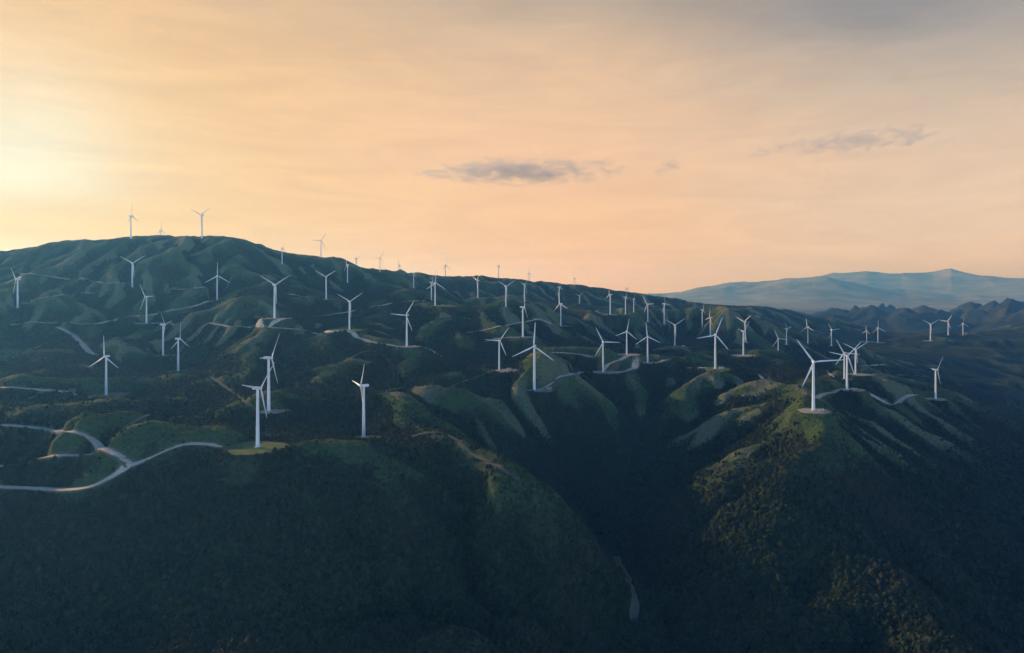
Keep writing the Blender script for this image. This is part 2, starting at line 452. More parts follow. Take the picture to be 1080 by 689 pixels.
n0 = 34 * fbm(GX, GY, 420, 5, 0.55, 3.1) + 22 * ridged(GX + 40 * fbm(GX, GY, 300, 2), GY, 260, 3, 0.5, 1.7)
Ze = erode(Z0 + n0, 110, 0.30, STEP)
dZ = Ze - Z0
dZ = dZ - blur(dZ, 36.0)
calm = np.clip((GX + 60 + 0.35 * (GY - 900)) / -220, 0, 1) * np.clip((1080 - GY) / 160, 0, 1)      # the broad plain face in front on the left
Zg = Z0 + (1.1 - 0.75 * calm) * dZ
# pull the eroded ground back through the surveyed points (feet of turbines, crests, roads)
A_ = P[:n_anchor]
res = A_[:, 2] - bil(Zg, A_[:, 0], A_[:, 1], gx[0], gy[0], STEP)
sig = 0.05 * A_[:, 1] + 25.0
q = ((A_[:, None, :2] - A_[None, :, :2]) ** 2).sum(-1)
Kk = np.exp(-0.5 * q / sig[None, :] ** 2)
wts = np.linalg.solve(Kk.T @ Kk + 0.05 * np.eye(n_anchor), Kk.T @ res)
wts = np.clip(wts, -90, 90)
for k in range(n_anchor):
    s = sig[k]; ax, ay = A_[k, :2]
    i0, i1 = np.searchsorted(gx, (ax - 4 * s, ax + 4 * s)); j0, j1 = np.searchsorted(gy, (ay - 4 * s, ay + 4 * s))
    if i1 > i0 and j1 > j0:
        sx = np.exp(-0.5 * ((gx[i0:i1] - ax) / s) ** 2); sy = np.exp(-0.5 * ((gy[j0:j1] - ay) / s) ** 2)
        Zg[j0:j1, i0:i1] += wts[k] * sy[:, None] * sx[None]
# trim the skylines to the surveyed ones
SKYLINE = [(-40,270),(0,265.5),(40,262),(62,255),(75,253),(95,255.5),(110,255),(130,252),(160,249.5),(190,250.5),(213,251.5),(228,249.3),(240,251),(262,256),(280,262),(300,268),(320,270),(338,272.5),(352,271),
           (365,275.5),(382,284.5),(400,286),(412,284),(422,289),(435,287.5),(452,291),(470,293),(500,291.5),(530,294),(565,297.5),(600,300.5),(640,305),(680,311.5),(720,317),(745,322),(800,324),(830,327),(850,331.5),(866,338)]
sk = np.array(SKYLINE, float); cr_d = np.interp(np.arange(-40, 867, 9.0), [0, 213, 300, 400, 425, 440, 600, 866], [2720, 2770, 2860, 3080, 3200, 3600, 3950, 4700])
YY = np.arange(1500, 6300, 10.0)
for it in range(9):
    dZg = np.zeros_like(Zg); wZ = np.zeros_like(Zg) + 1e-3
    for c_, px in enumerate(np.arange(-40, 867, 9.0)):
        XX = (px - 540) / F * YY
        sl_ = (bil(Zg, XX, YY, gx[0], gy[0], STEP) - CAM_Z) / YY
        goal = (303 - np.interp(px, sk[:, 0], sk[:, 1])) / F
        for yy, amt in ([(YY[k], (goal - sl_[k]) * YY[k]) for k in np.where((sl_ > goal) & (sl_ >= np.roll(sl_, 1)) & (sl_ >= np.roll(sl_, -1)))[0]] if sl_.max() > goal else [(cr_d[c_], (goal - sl_.max()) * cr_d[c_])]):
            ax, ay = (px - 540) / F * yy, yy; s = 45.0
            i0, i1 = np.searchsorted(gx, (ax - 3.5 * s, ax + 3.5 * s)); j0, j1 = np.searchsorted(gy, (ay - 9 * s, ay + 9 * s))
            g_ = np.exp(-0.5 * ((gy[j0:j1] - ay) / (s * 3)) ** 2)[:, None] * np.exp(-0.5 * ((gx[i0:i1] - ax) / s) ** 2)[None]
            dZg[j0:j1, i0:i1] += g_ * g_ * amt; wZ[j0:j1, i0:i1] += g_
    Zg = Zg + 0.8 * dZg / np.maximum(wZ, 1.0)
print("terrain grid", round(time.time() - T0, 1), "resid", np.abs(A_[:, 2] - bil(Zg, A_[:, 0], A_[:, 1], gx[0], gy[0], STEP)).mean())

def ground(x, y):
    return bicub(Zg, np.asarray(x, float), np.asarray(y, float), gx[0], gy[0], STEP)

def sight(px, py, y0=420.0, y1=6400.0):
    """first ground met along a line of sight through (px, py)"""
    Y = np.concatenate([np.arange(y0, 2000, 3.0), np.arange(2000, y1, 6.0)])
    X = (px - 540.0) / F * Y; Zr = CAM_Z + (303.0 - py) / F * Y
    d = bil(Zg, X, Y, gx[0], gy[0], STEP) - Zr
    k = np.argmax(d > 0)
    if d[k] <= 0: return None
    if k > 0:
        t = d[k] / (d[k] - d[k - 1]); yy = Y[k] - t * (Y[k] - Y[k - 1])
    else: yy = Y[0]
    return ((px - 540.0) / F * yy, yy, CAM_Z + (303.0 - py) / F * yy)

# ------------------------------------------------------------------ pads and roads (worked out first: the hillside is cut and filled to carry them)
# turbine index -> (radius across, kind, sideways offset)
PADS = {10: (42, 'grass', -4), 12: (26, 'grass', 4), 8: (46, 'grass', 12), 7: (38, 'grass', 6), 9: (44, 'earth', 6), 11: (26, 'gravel', 6), 0: (36, 'gravel', 0),
        6: (50, 'gravel', 10), 23: (54, 'grass', 0), 46: (50, 'grass', 4), 50: (40, 'gravel', 0), 47: (44, 'grass', -6), 42: (30, 'gravel', 14),
        43: (40, 'gravel', 10), 41: (36, 'gravel', 18), 44: (34, 'gravel', 4), 45: (30, 'gravel', 0), 55: (30, 'gravel', 0), 62: (28, 'gravel', 10),
        64: (28, 'gravel', 8), 65: (26, 'gravel', 0), 32: (34, 'gravel', 8), 33: (40, 'grass', 0), 24: (30, 'gravel', 6), 22: (34, 'gravel', -4), 25: (26, 'gravel', 10),
        21: (26, 'gravel', 0), 5: (24, 'gravel', 0), 27: (30, 'gravel', 20), 36: (40, 'gravel', 0), 57: (44, 'gravel', 0), 58: (40, 'gravel', 0), 59: (40, 'gravel', 0)}
ROADS = [
 (14, [(-40,510),(-15,513.5),(0,514),(40,515),(80,517),(103,513),(122,500),(135,492),(150,486),(170,478),(188,469),(200,467),(215,468),(235,470)]),
 (13, [(141,489),(128,482),(116,475.5),(108,473),(104,466),(100,462),(90,459),(70,455),(40,451),(15,449.5),(-30,449)]),
 (13, [(-30,495),(0,492),(26,488),(52,482.5),(72,480),(97,479)]),
 (14, [(-20,409),(8,409),(29,410),(58,412),(84,417),(100,424),(113,430),(139,431.5),(160,433),(197,435.5),(230,435.5),(261,435),(283,434)]),
 (14, [(60,345),(75,352),(87.5,364),(95,372),(100,373.5)]),
 (12, [(12.5,342.5),(30,340),(62,341),(97,342.5),(110,340),(130,335),(150,333),(165,331),(180,327.5),(200,325),(217,318.5),(228,317.5)]),
 (12, [(20,287.5),(45,291),(67,294),(96,295.5),(110,299),(130,299),(138,303)]),
 (11, [(25,320),(60,312),(100,309),(115,306.5)]),
 (14, [(180,305),(200,305),(218,303)]),
 (12, [(140,341.5),(170,341.5),(197,341.3)]),
 (14, [(220,341),(235,343),(245,345),(265,345),(282,346),(300,346.5),(315,347.5),(325,349.5),(340,352.5),(362,355),(380,357),(392,361),(412,364),(427,365.7),(445,366),(456,371),(466,378)]),
 (13, [(282,346),(288,342),(295,339),(303,336),(312,335.5),(330,334.5),(345,332.5),(362,330.5),(380,325.5),(405,322),(420,318.5),(450,317.5)]),
 (11, [(270,335.5),(280,336),(292,336.2),(303,336)]),
 (12, [(458,322.8),(468,323),(480,323.3)]),
 (11, [(301,310),(317,312.5),(330,314.5),(344,316.3)]),
 (12, [(492,351),(507,349),(527,344.5),(547,341),(560,338),(570,336),(580,342),(590,344.3),(600,344.5)]),
 (12, [(511,361),(525,357),(540,356),(552,356)]),
 (13, [(570,371),(581,372),(600,372.5),(615,374),(626,377)]),
 (14, [(585,399),(602,395.5),(617,391),(626,394),(637,393),(655,392.5),(668,389),(678,384),(684,382.8)]),
 (12, [(638,390),(640,384),(647,380.5),(660,379),(667,380.5),(676,381.5),(684,382.8),(705,379.5)]),
 (12, [(564,412),(572,410),(580,407),(584,402)]),
 (12, [(725,388),(740,389),(754,389.5),(763,387)]),
 (6, [(800,395),(812,407),(823,413),(834,420),(846,428),(857,433)]),
 (5, [(806,394),(822,408),(838,418),(850,425)]),
 (13, [(860,421),(866,416.5),(877.5,414),(893,411.3),(906,410.7),(914,414),(925,420),(933,425),(940,429),(947,423),(955,419),(965,416.5),(975,418.5),(987,421)]),
 (10, [(906,386.5),(920,385.5),(935,385)]),
 (9, [(872,391),(880,398),(890,400.5)]),
 (13, [(614,325.8),(622,327.5),(632,329.5),(643,332)]),
 (12, [(1000,358.5),(1006,360.5)]),
 (5, [(8,380),(22,374),(40,366),(52,361)]), (4, [(30,421),(45,414),(65,411),(78,411)]), (4, [(158,437),(143,444),(131,452),(126,458)]),
 (4, [(290,434.5),(312,437),(332,445),(352,452),(366,457)]), (4, [(220,397),(238,409),(252,420),(264,428)]), (5, [(445,366),(458,372),(474,380),(496,389)]),
 (4, [(365,381),(377,373),(391,370),(405,376),(417,390)]), (4, [(394,414),(412,411),(435,408),(452,412)]), (4, [(460,416),(482,405),(502,398),(519,392)]),
 (5, [(392,463),(407,463),(423,465),(440,458),(458,455),(470,458),(481,465),(490,472),(498,479)]), 
    (4, [(935,396),(960,396),(990,399)]),
 (5, [(455,345),(470,338),(490,337),(515,334)]), (4, [(150,365),(160,372),(172,376),(190,376)]),
 (5, [(498,479),(520,491),(545,505)]),
]
STREAM = (3, [(650,588),(654,597),(661,608),(664,618),(669,627),(671,640),(668,652)])
def smooth_line(pp, n=6):
    pp = np.array(pp, float)
    e = np.vstack([2 * pp[0] - pp[1], pp, 2 * pp[-1] - pp[-2]])
    o = []
    for i in range(1, len(e) - 2):
        for t in np.arange(n) / n:
            a, b, c, d = e[i - 1:i + 3]
            o.append(0.5 * (2 * b + (c - a) * t + (2 * a - 5 * b + 4 * c - d) * t * t + (3 * b - 3 * c + d - a) * t ** 3))
    o.append(pp[-1])
    return np.array(o)

road_lines = []
for wid, pl in ROADS + [STREAM]:
    q3 = []
    for px, py in smooth_line(pl):
        s = sight(px, py)
        if s: q3.append(s)
    q3 = np.array(q3)
    # drop jumps (a line of sight that slipped over a crest)
    med = np.median(q3[:, 1])
    keep = [q3[0]]
    for p in q3[1:]:
        if abs(p[1] - keep[-1][1]) < 0.10 * keep[-1][1] + 20: keep.append(p)
    q3 = np.array(keep)
    if len(q3) < 3: print("road lost", pl[0]); continue
    L = np.concatenate([[0], np.cumsum(np.linalg.norm(np.diff(q3[:, :2], axis=0), axis=1))])
    m = max(4, int(L[-1] / 6))
    t = np.linspace(0, L[-1], m)
    q = np.stack([np.interp(t, L, q3[:, k]) for k in range(3)], 1)
    for _ in range(6):
        q[1:-1] = 0.25 * q[:-2] + 0.5 * q[1:-1] + 0.25 * q[2:]
    z = ground(q[:, 0], q[:, 1])
    for _ in range(8):
        z[1:-1] = 0.25 * z[:-2] + 0.5 * z[1:-1] + 0.25 * z[2:]
    q[:, 2] = z
    road_lines.append((wid, q))

stream_line = road_lines.pop()
# positions of the turbines on the ground
FEET = []
for t, p in zip(TURBINES, TP):
    x, y, z = p
    if t[7]:
        z = float(ground(x, y))
    else:
        s = sight(t[0], t[1])
        if s and 0.64 < (t[1] - t[3]) * s[1] / F / 85 < 1.3 and abs(s[1] - y) < 0.3 * y: x, y, z = s
        else:
            print("foot off", t[:2], round(y), None if s is None else round(s[1]), 'ground', round(float(ground(x, y)) - z, 1))
            z = float(ground(x, y))
    FEET.append((x, y, z))
pads = []
for i, (x, y, z) in enumerate(FEET):
    r, kind, off = PADS.get(i, (16, 'gravel', 0))
    pads.append((x + off, y, z, r, kind))

# ------------------------------------------------------------------ hill mesh
NA, NR = 1300, 980
az = np.linspace(rad(-50), rad(50), NA)
rr = np.concatenate([np.exp(np.linspace(math.log(330), math.log(2200), 620)), np.exp(np.linspace(math.log(2200), math.log(6750), NR - 619)[1:])])
AZ, RR = np.meshgrid(az, rr)
VX = RR * np.sin(AZ); VY = RR * np.cos(AZ)
VZ = ground(VX, VY)
near = np.clip((2600 - RR) / 1400, 0, 1)
VZ = VZ + (0.8 + 1.6 * near) * fbm(VX, VY, 60, 3, 0.6, 5.0) + near * 1.6 * fbm(VX, VY, 14, 2, 0.6, 8.0)
rdg = ridged(VX + 50 * fbm(VX, VY, 160, 3, 0.5, 4.0), VY + 50 * fbm(VX, VY, 160, 3, 0.5, 14.0), 170, 4, 0.5, 12.0)
VZ = VZ + (6.0 + 4.0 * np.clip((VY - 1250) / 300, 0, 1) * np.clip((VZ - CAM_Z + 330) / 60, 0, 1)) * (rdg - 0.8)
bare = np.zeros_like(VZ)                         # 1 where vegetation is kept off (pads, roads)
zs = np.zeros_like(VZ); ws = np.zeros_like(VZ); wm = np.zeros_like(VZ)
dlr = None
def window(x, y, R):
    r = math.hypot(x, y); a = math.atan2(x, y)
    j0, j1 = np.searchsorted(rr, (r - R, r + R)); i0, i1 = np.searchsorted(az, (a - R / r, a + R / r))
    return slice(max(j0 - 1, 0), j1 + 1), slice(max(i0 - 1, 0), i1 + 1)
for wid, q in road_lines:
    for x, y, z in q:
        R = wid * 0.5 + 9
        S = window(x, y, R)
        d = np.hypot(VX[S] - x, VY[S] - y)
        w = np.clip((R - d) / 9.0, 0, 1); w = w * w * (3 - 2 * w)
        ws[S] += w; zs[S] += w * z; wm[S] = np.maximum(wm[S], w)
        bare[S] = np.maximum(bare[S], np.clip((wid * 0.5 + 4 - d) / 4, 0, 1))
VZ = np.where(wm > 0, VZ * (1 - wm) + wm * zs / np.maximum(ws, 1e-6), VZ)
for x, y, z in stream_line[1]:
    S = window(x, y, 9)
    bare[S] = np.maximum(bare[S], np.clip((8 - np.hypot(VX[S] - x, VY[S] - y)) / 4, 0, 1))
for x, y, z, r, kind in pads:
    R = r * 1.6
    S = window(x, y, R)
    d = np.hypot(VX[S] - x, VY[S] - y)
    w = np.clip((R - d) / (R - r * 1.02), 0, 1); w = w * w * (3 - 2 * w)
    VZ[S] = VZ[S] * (1 - w) + w * (z - 0.25)
    bare[S] = np.maximum(bare[S], np.clip((r * 1.05 - d) / 4, 0, 1))
def mesh_z(x, y):
    """height of the finished hill mesh"""
    r = np.hypot(x, y); a = np.arctan2(x, y)
    v = np.clip(np.searchsorted(rr, r) - 1, 0, NR - 2); fv = (r - rr[v]) / (rr[v + 1] - rr[v])
    u = (a - az[0]) / (az[1] - az[0]); i = np.clip(u.astype(int), 0, NA - 2); fu = u - i
    return (VZ[v, i] * (1 - fu) + VZ[v, i + 1] * fu) * (1 - fv) + (VZ[v + 1, i] * (1 - fu) + VZ[v + 1, i + 1] * fu) * fv
hill_me = grid_mesh("hills", np.stack([VX, VY, VZ], -1))
# grassland on the rounded ridges, woodland elsewhere
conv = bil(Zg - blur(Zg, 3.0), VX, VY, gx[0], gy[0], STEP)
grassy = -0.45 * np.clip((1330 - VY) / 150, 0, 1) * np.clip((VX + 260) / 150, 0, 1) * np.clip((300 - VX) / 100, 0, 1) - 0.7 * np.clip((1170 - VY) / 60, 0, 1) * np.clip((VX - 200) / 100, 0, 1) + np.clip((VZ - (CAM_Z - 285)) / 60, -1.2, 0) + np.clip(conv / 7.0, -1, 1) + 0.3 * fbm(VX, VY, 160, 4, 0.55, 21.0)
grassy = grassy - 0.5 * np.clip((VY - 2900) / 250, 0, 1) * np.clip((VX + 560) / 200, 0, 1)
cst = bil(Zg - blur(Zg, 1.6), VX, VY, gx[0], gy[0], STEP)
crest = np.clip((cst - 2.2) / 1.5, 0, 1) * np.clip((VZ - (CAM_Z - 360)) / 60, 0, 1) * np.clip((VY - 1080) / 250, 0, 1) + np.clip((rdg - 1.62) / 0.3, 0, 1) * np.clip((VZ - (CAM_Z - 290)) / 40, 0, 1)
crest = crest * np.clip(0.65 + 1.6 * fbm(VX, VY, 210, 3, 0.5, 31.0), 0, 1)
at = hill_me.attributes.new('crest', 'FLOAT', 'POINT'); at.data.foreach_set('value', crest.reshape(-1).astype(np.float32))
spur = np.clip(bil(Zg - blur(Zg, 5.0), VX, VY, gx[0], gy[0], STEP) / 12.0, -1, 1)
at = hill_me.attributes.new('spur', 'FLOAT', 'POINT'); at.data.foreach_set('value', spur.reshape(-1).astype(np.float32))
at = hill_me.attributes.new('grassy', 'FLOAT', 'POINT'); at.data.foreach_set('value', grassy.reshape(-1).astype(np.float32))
at = hill_me.attributes.new('bare', 'FLOAT', 'POINT'); at.data.foreach_set('value', bare.reshape(-1).astype(np.float32))

def new_mat(name, rough=0.9, spec=0.2):
    m = bpy.data.materials.new(name); m.use_nodes = True
    m.node_tree.nodes.clear()
    n = NT(m.node_tree)
    o = n.n('ShaderNodeOutputMaterial'); b = n.n('ShaderNodeBsdfPrincipled')
    b.inputs['Roughness'].default_value = rough
    b.inputs['Specular IOR Level'].default_value = spec
    n.link(b.outputs[0], o.inputs[0])
    return m, n, b

m_hill, n, b = new_mat("hillside", 0.95, 0.05)
g = n.n('ShaderNodeNewGeometry').outputs['Position']
ga = n.n('ShaderNodeAttribute', attribute_name='grassy').outputs['Fac']
ba = n.n('ShaderNodeAttribute', attribute_name='bare').outputs['Fac']
big = n.noise(g, 0.004, 5, 0.6); med = n.noise(g, 0.03, 5, 0.65); fine = n.noise(g, 0.16, 4, 0.65)
wood = n.mix(n.maprange(med, 0.35, 0.65), (0.010, 0.021, 0.014, 1), (0.022, 0.037, 0.019, 1))
wood = n.mix(n.maprange(big, 0.45, 0.7), wood, (0.028, 0.036, 0.022, 1))
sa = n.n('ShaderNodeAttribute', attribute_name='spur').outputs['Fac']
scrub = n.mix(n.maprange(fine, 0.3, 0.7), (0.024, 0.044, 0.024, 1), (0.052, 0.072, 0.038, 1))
wood = n.mix(n.maprange(n.math('ADD', sa, n.math('ADD', n.math('MULTIPLY', n.math('SUBTRACT', med, 0.5), 1.2), n.math('MULTIPLY', n.math('SUBTRACT', fine, 0.5), 0.8))), 0.0, 0.45), wood, scrub)  # lighter scrub on spurs, darker gullies: relief shading put into the ground colour
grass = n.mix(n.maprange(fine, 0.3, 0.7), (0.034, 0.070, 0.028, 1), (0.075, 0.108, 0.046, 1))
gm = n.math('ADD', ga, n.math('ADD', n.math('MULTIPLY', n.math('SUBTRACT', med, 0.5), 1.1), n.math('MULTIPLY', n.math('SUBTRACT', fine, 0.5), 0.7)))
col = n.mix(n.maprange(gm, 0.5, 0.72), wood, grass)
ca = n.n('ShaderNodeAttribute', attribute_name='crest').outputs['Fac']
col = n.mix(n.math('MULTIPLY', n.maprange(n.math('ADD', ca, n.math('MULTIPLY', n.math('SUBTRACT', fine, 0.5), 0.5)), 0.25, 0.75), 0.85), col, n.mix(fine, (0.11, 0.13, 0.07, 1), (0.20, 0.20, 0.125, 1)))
dirt = n.mix(fine, (0.13, 0.105, 0.075, 1), (0.22, 0.18, 0.13, 1))
col = n.mix(n.maprange(n.math('ADD', ba, n.math('MULTIPLY', n.math('SUBTRACT', med, 0.5), 0.6)), 0.25, 0.7), col, dirt)
n.link(col, b.inputs['Base Color'])
bp = n.n('ShaderNodeBump'); bp.inputs['Strength'].default_value = 0.9; bp.inputs['Distance'].default_value = 4.0
n.link(n.math('ADD', n.math('MULTIPLY', fine, 1.6), n.math('MULTIPLY', med, 1.5)), bp.inputs['Height']); n.link(bp.outputs[0], b.inputs['Normal'])
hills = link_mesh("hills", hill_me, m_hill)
tag(hills, "green and dark wooded hills with rounded ridges and gullies carrying the wind farm", "hills", kind='structure')
print("hills", round(time.time() - T0, 1))

# ------------------------------------------------------------------ far country: plain and mountain ranges
def far_h(x, y):
    r = np.hypot(x, y)
    a = np.degrees(np.arctan2(x, y))
    h = CAM_Z - 430 + 40 * fbm(x, y, 2600, 4, 0.5, 2.0) - 60 * np.clip((r - 9000) / 9000, 0, 1)
    def rng_(r0, wr, prof, rough, sc, sd):
        top = np.interp(a, [p[0] for p in prof], [p[1] for p in prof])      # crest height above the camera
        rr_ = r0 + 0.06 * r0 * fbm(a, a * 0 + sd, 9.0, 3)
        body = np.exp(-np.abs((r - rr_) / wr) ** 1.6)
        base = CAM_Z - 430
        return base + (top + 430) * body + rough * body * (ridged(x, y, sc, 5, 0.55, sd) - 1.1)
    def px(p): return math.degrees(math.atan((p - 540) / F))
    def up(p, d): return (303 - p) / F * d
    # pointed blue karst hills
    rk = np.random.default_rng(23)
    k = np.zeros_like(x)
    wx_ = 170 * fbm(x, y, 700, 4, 0.55, 41.0); wy_ = 170 * fbm(x, y, 700, 4, 0.55, 57.0)
    for i in range(230):
        d = 6700 + 3600 * rk.random() ** 0.8
        ap = rk.uniform(855, 1700)
        t_ = np.interp(ap, [855, 900, 960, 1010, 1050, 1080, 1700], [330, 322, 321, 323, 317, 315, 312]) - (d - 6700) / 3600 * 6
        top = up(t_ + 9 * rk.random() ** 1.5, d) + CAM_Z
        A = px(ap); cx_, cy_ = d * math.sin(rad(A)), d * math.cos(rad(A))
        R = rk.uniform(260, 620)
        dd = np.hypot((x + wx_ - cx_) * rk.uniform(0.7, 1.3), y + wy_ - cy_) / R
        k = np.maximum(k, np.where(dd < 2.4, CAM_Z - 470 + (top - CAM_Z + 470) * np.exp(-1.5 * dd ** 1.25), 0))
    k = k + np.where(k > 0, 26 * (ridged(x, y, 330, 4, 0.55, 5.0) - 1.0) * np.clip((k - CAM_Z + 430) / 150, 0, 1), 0)
    r1 = rng_(22000, 3000, [(px(100), -300), (px(640), up(312, 22000)), (px(700), up(312, 22000)), (px(735), up(305, 22000)), (px(765), up(300, 22000)), (px(800), up(298.5, 22000)), (px(832), up(294, 22000)), (px(860), up(294, 22000)),
                            (px(895), up(299, 22000)), (px(935), up(306, 22000)), (px(1010), up(312, 22000)), (px(1500), up(308, 22000))], 100, 3200, 8.1)
    r2 = rng_(31000, 3600, [(px(100), -300), (px(600), up(309, 31000)), (px(800), up(309, 31000)), (px(850), up(298, 31000)), (px(880), up(290, 31000)), (px(915), up(288, 31000)), (px(950), up(292, 31000)), (px(985), up(290, 31000)), (px(1003), up(287.5, 31000)), (px(1030), up(293, 31000)),
                            (px(1080), up(296, 31000)), (px(1500), up(290, 31000))], 100, 3800, 9.7)
    h = np.maximum.reduce([h, k, r1, r2])
    return h
fa = np.linspace(rad(-46), rad(46), 1000)
fr = np.exp(np.linspace(math.log(6400), math.log(37000), 620))
FA, FR = np.meshgrid(fa, fr)
FX = FR * np.sin(FA); FY = FR * np.cos(FA)
FZ = far_h(FX, FY)
edge = np.clip((FR - 6400) / 900, 0, 1)
FZ = FZ * edge + (1 - edge) * np.minimum(FZ, CAM_Z - 440)
far_me = grid_mesh("distant_mountains", np.stack([FX, FY, FZ], -1))
pale = np.clip((FR - 11500) / 5000, 0, 1)                # far ground colour whitened with distance, haze put into the colour
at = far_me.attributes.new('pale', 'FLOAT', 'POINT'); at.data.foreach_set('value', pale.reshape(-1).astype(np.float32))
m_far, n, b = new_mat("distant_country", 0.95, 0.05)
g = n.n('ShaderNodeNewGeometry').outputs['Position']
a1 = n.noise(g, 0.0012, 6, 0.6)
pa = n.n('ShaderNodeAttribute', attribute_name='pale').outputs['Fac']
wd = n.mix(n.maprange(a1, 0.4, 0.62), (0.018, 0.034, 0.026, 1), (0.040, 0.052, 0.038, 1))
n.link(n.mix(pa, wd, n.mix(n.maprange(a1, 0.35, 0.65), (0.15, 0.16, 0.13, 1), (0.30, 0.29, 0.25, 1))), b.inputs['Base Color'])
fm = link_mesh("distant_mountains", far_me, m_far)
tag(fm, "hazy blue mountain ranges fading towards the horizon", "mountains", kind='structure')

# low ground all the way round
gp = np.array([[(-29500, -2500, 0), (29500, -2500, 0)], [(-29500, 37800, 0), (29500, 37800, 0)]], float)
gp[..., 2] = CAM_Z - 640
gm_ = grid_mesh("valley_ground", gp)
vg = link_mesh("valley_ground", gm_, m_far)
tag(vg, "low valley ground far below the hills", "ground", kind='structure')

# ------------------------------------------------------------------ roads and pads
def dirt_mat(name, c0, c1, sc=0.25):
    m, n, b = new_mat(name, 0.95, 0.1)
    g = n.n('ShaderNodeNewGeometry').outputs['Position']
    f = n.noise(g, sc, 5, 0.65); f2 = n.noise(g, sc * 0.12, 4, 0.6)
    c = n.mix(n.maprange(f, 0.3, 0.7), c0, c1)
    c = n.mix(n.maprange(f2, 0.45, 0.75), c, tuple(v * 0.6 for v in c0[:3]) + (1,))
    n.link(c, b.inputs['Base Color'])
    bp = n.n('ShaderNodeBump'); bp.inputs['Strength'].default_value = 0.4; bp.inputs['Distance'].default_value = 0.4
    n.link(f, bp.inputs['Height']); n.link(bp.outputs[0], b.inputs['Normal'])
    return m
m_road = dirt_mat("pale_dirt", (0.55, 0.45, 0.32, 1), (0.74, 0.62, 0.46, 1))
m_track = dirt_mat("worn_track", (0.12, 0.12, 0.08, 1), (0.24, 0.22, 0.16, 1))
m_gravel = dirt_mat("pale_gravel", (0.27, 0.25, 0.195, 1), (0.42, 0.385, 0.31, 1))
m_earth = dirt_mat("brown_earth", (0.12, 0.10, 0.055, 1), (0.25, 0.18, 0.115, 1), 0.06)
m_grass, n, b = new_mat("pad_grass", 0.95, 0.1)
g = n.n('ShaderNodeNewGeometry').outputs['Position']
f = n.noise(g, 0.07, 5, 0.7); f2 = n.noise(g, 0.03, 4, 0.6, 0.5)
c = n.mix(n.maprange(f, 0.3, 0.7), (0.05, 0.105, 0.03, 1), (0.13, 0.19, 0.06, 1))
c = n.mix(n.maprange(f2, 0.56, 0.66), c, (0.15, 0.115, 0.07, 1))
n.link(c, b.inputs['Base Color'])

for k, (wid, q) in enumerate(road_lines):
    tdir = np.gradient(q[:, :2], axis=0)
    tdir /= np.linalg.norm(tdir, axis=1)[:, None] + 1e-9
    nrm = np.stack([-tdir[:, 1], tdir[:, 0]], 1)
    rows = []
    vary = 1 + 0.22 * fbm(q[:, 0], q[:, 1], 70, 2, 0.5, 3.0 + k)
    taper = np.clip(np.minimum(np.arange(len(q)), np.arange(len(q))[::-1]) / 4 + 0.35, 0, 1)
    for o_ in (-0.5, -0.25, 0, 0.25, 0.5):
        xy = q[:, :2] + nrm * (o_ * wid * vary * taper)[:, None]
        z = mesh_z(xy[:, 0], xy[:, 1])
        rows.append(np.column_stack([xy, np.maximum(z, q[:, 2] - 2) + (0.35 if abs(o_) < 0.5 else 0.05) + 0.006 * k]))
    me = grid_mesh("dirt_road", np.stack(rows, 0))
    tag(link_mesh("dirt_road", me, m_road if wid > 5 else m_track), "pale dirt service road winding along the hillside", "road", kind='structure')

wid, q = stream_line
tdir = np.gradient(q[:, :2], axis=0); tdir /= np.linalg.norm(tdir, axis=1)[:, None] + 1e-9
nrm = np.stack([-tdir[:, 1], tdir[:, 0]], 1)
rows = []
for o_ in (-0.5, -0.2, 0.2, 0.5):
    xy = q[:, :2] + nrm * (o_ * wid * np.clip(0.7 + 1.2 * fbm(q[:, 0], q[:, 1], 25, 2), 0.15, 1.3))[:, None]
    rows.append(np.column_stack([xy, mesh_z(xy[:, 0], xy[:, 1]) + 1.2]))
m_rock = dirt_mat("stream_stones", (0.03, 0.036, 0.03, 1), (0.14, 0.14, 0.13, 1), 0.2)
tag(link_mesh("stream_bed", grid_mesh("stream_bed", np.stack(rows, 0)), m_rock), "stony stream bed at the bottom of the gully", "stream bed", kind='structure')

PAD_MAT = {'grass': m_grass, 'gravel': m_gravel, 'earth': m_earth}
for i, (x, y, z, r, kind) in enumerate(pads):
    if i not in PADS: continue
    A2, R2 = np.meshgrid(np.linspace(0, 2 * np.pi, 41), np.linspace(0, 1, 9) ** 0.8)
    lob = 0.95 + 0.45 * pnoise(np.cos(A2) * 1.5 + i * 3.3, np.sin(A2) * 1.5 + i * 1.7) + 0.16 * pnoise(np.cos(A2) * 6 + i, np.sin(A2) * 6)
    PX = x + np.cos(A2) * R2 * r * lob; PY = y + np.sin(A2) * R2 * r * lob * 0.85
    PZ = np.maximum(mesh_z(PX, PY), z - 0.25) + 0.5 - 0.45 * R2 ** 6
    me = grid_mesh("turbine_platform", np.stack([PX, PY, PZ], -1)[:, ::-1])
    tag(link_mesh("turbine_platform", me, PAD_MAT[kind]), "levelled platform around a turbine foot", "platform", kind='structure')

# ------------------------------------------------------------------ wind turbines
m_white, n, b = new_mat("white_paint", 0.38, 0.4)
tcn = n.n('ShaderNodeTexCoord').outputs['Object']
f = n.noise(tcn, 0.35, 4, 0.6)
n.link(n.mix(n.maprange(f, 0.3, 0.75), (0.80, 0.81, 0.81, 1), (0.70, 0.71, 0.71, 1)), b.inputs['Base Color'])
m_conc, n, b = new_mat("concrete", 0.9, 0.2)
b.inputs['Base Color'].default_value = (0.38, 0.37, 0.34, 1)

def bm_obj(name, bm, mat, parent, smooth=True):
    me = bpy.data.meshes.new(name)
    bmesh.ops.recalc_face_normals(bm, faces=bm.faces)
    bm.to_mesh(me); bm.free()
    if smooth:
        for p in me.polygons: p.use_smooth = True
    return link_mesh(name, me, mat, parent)

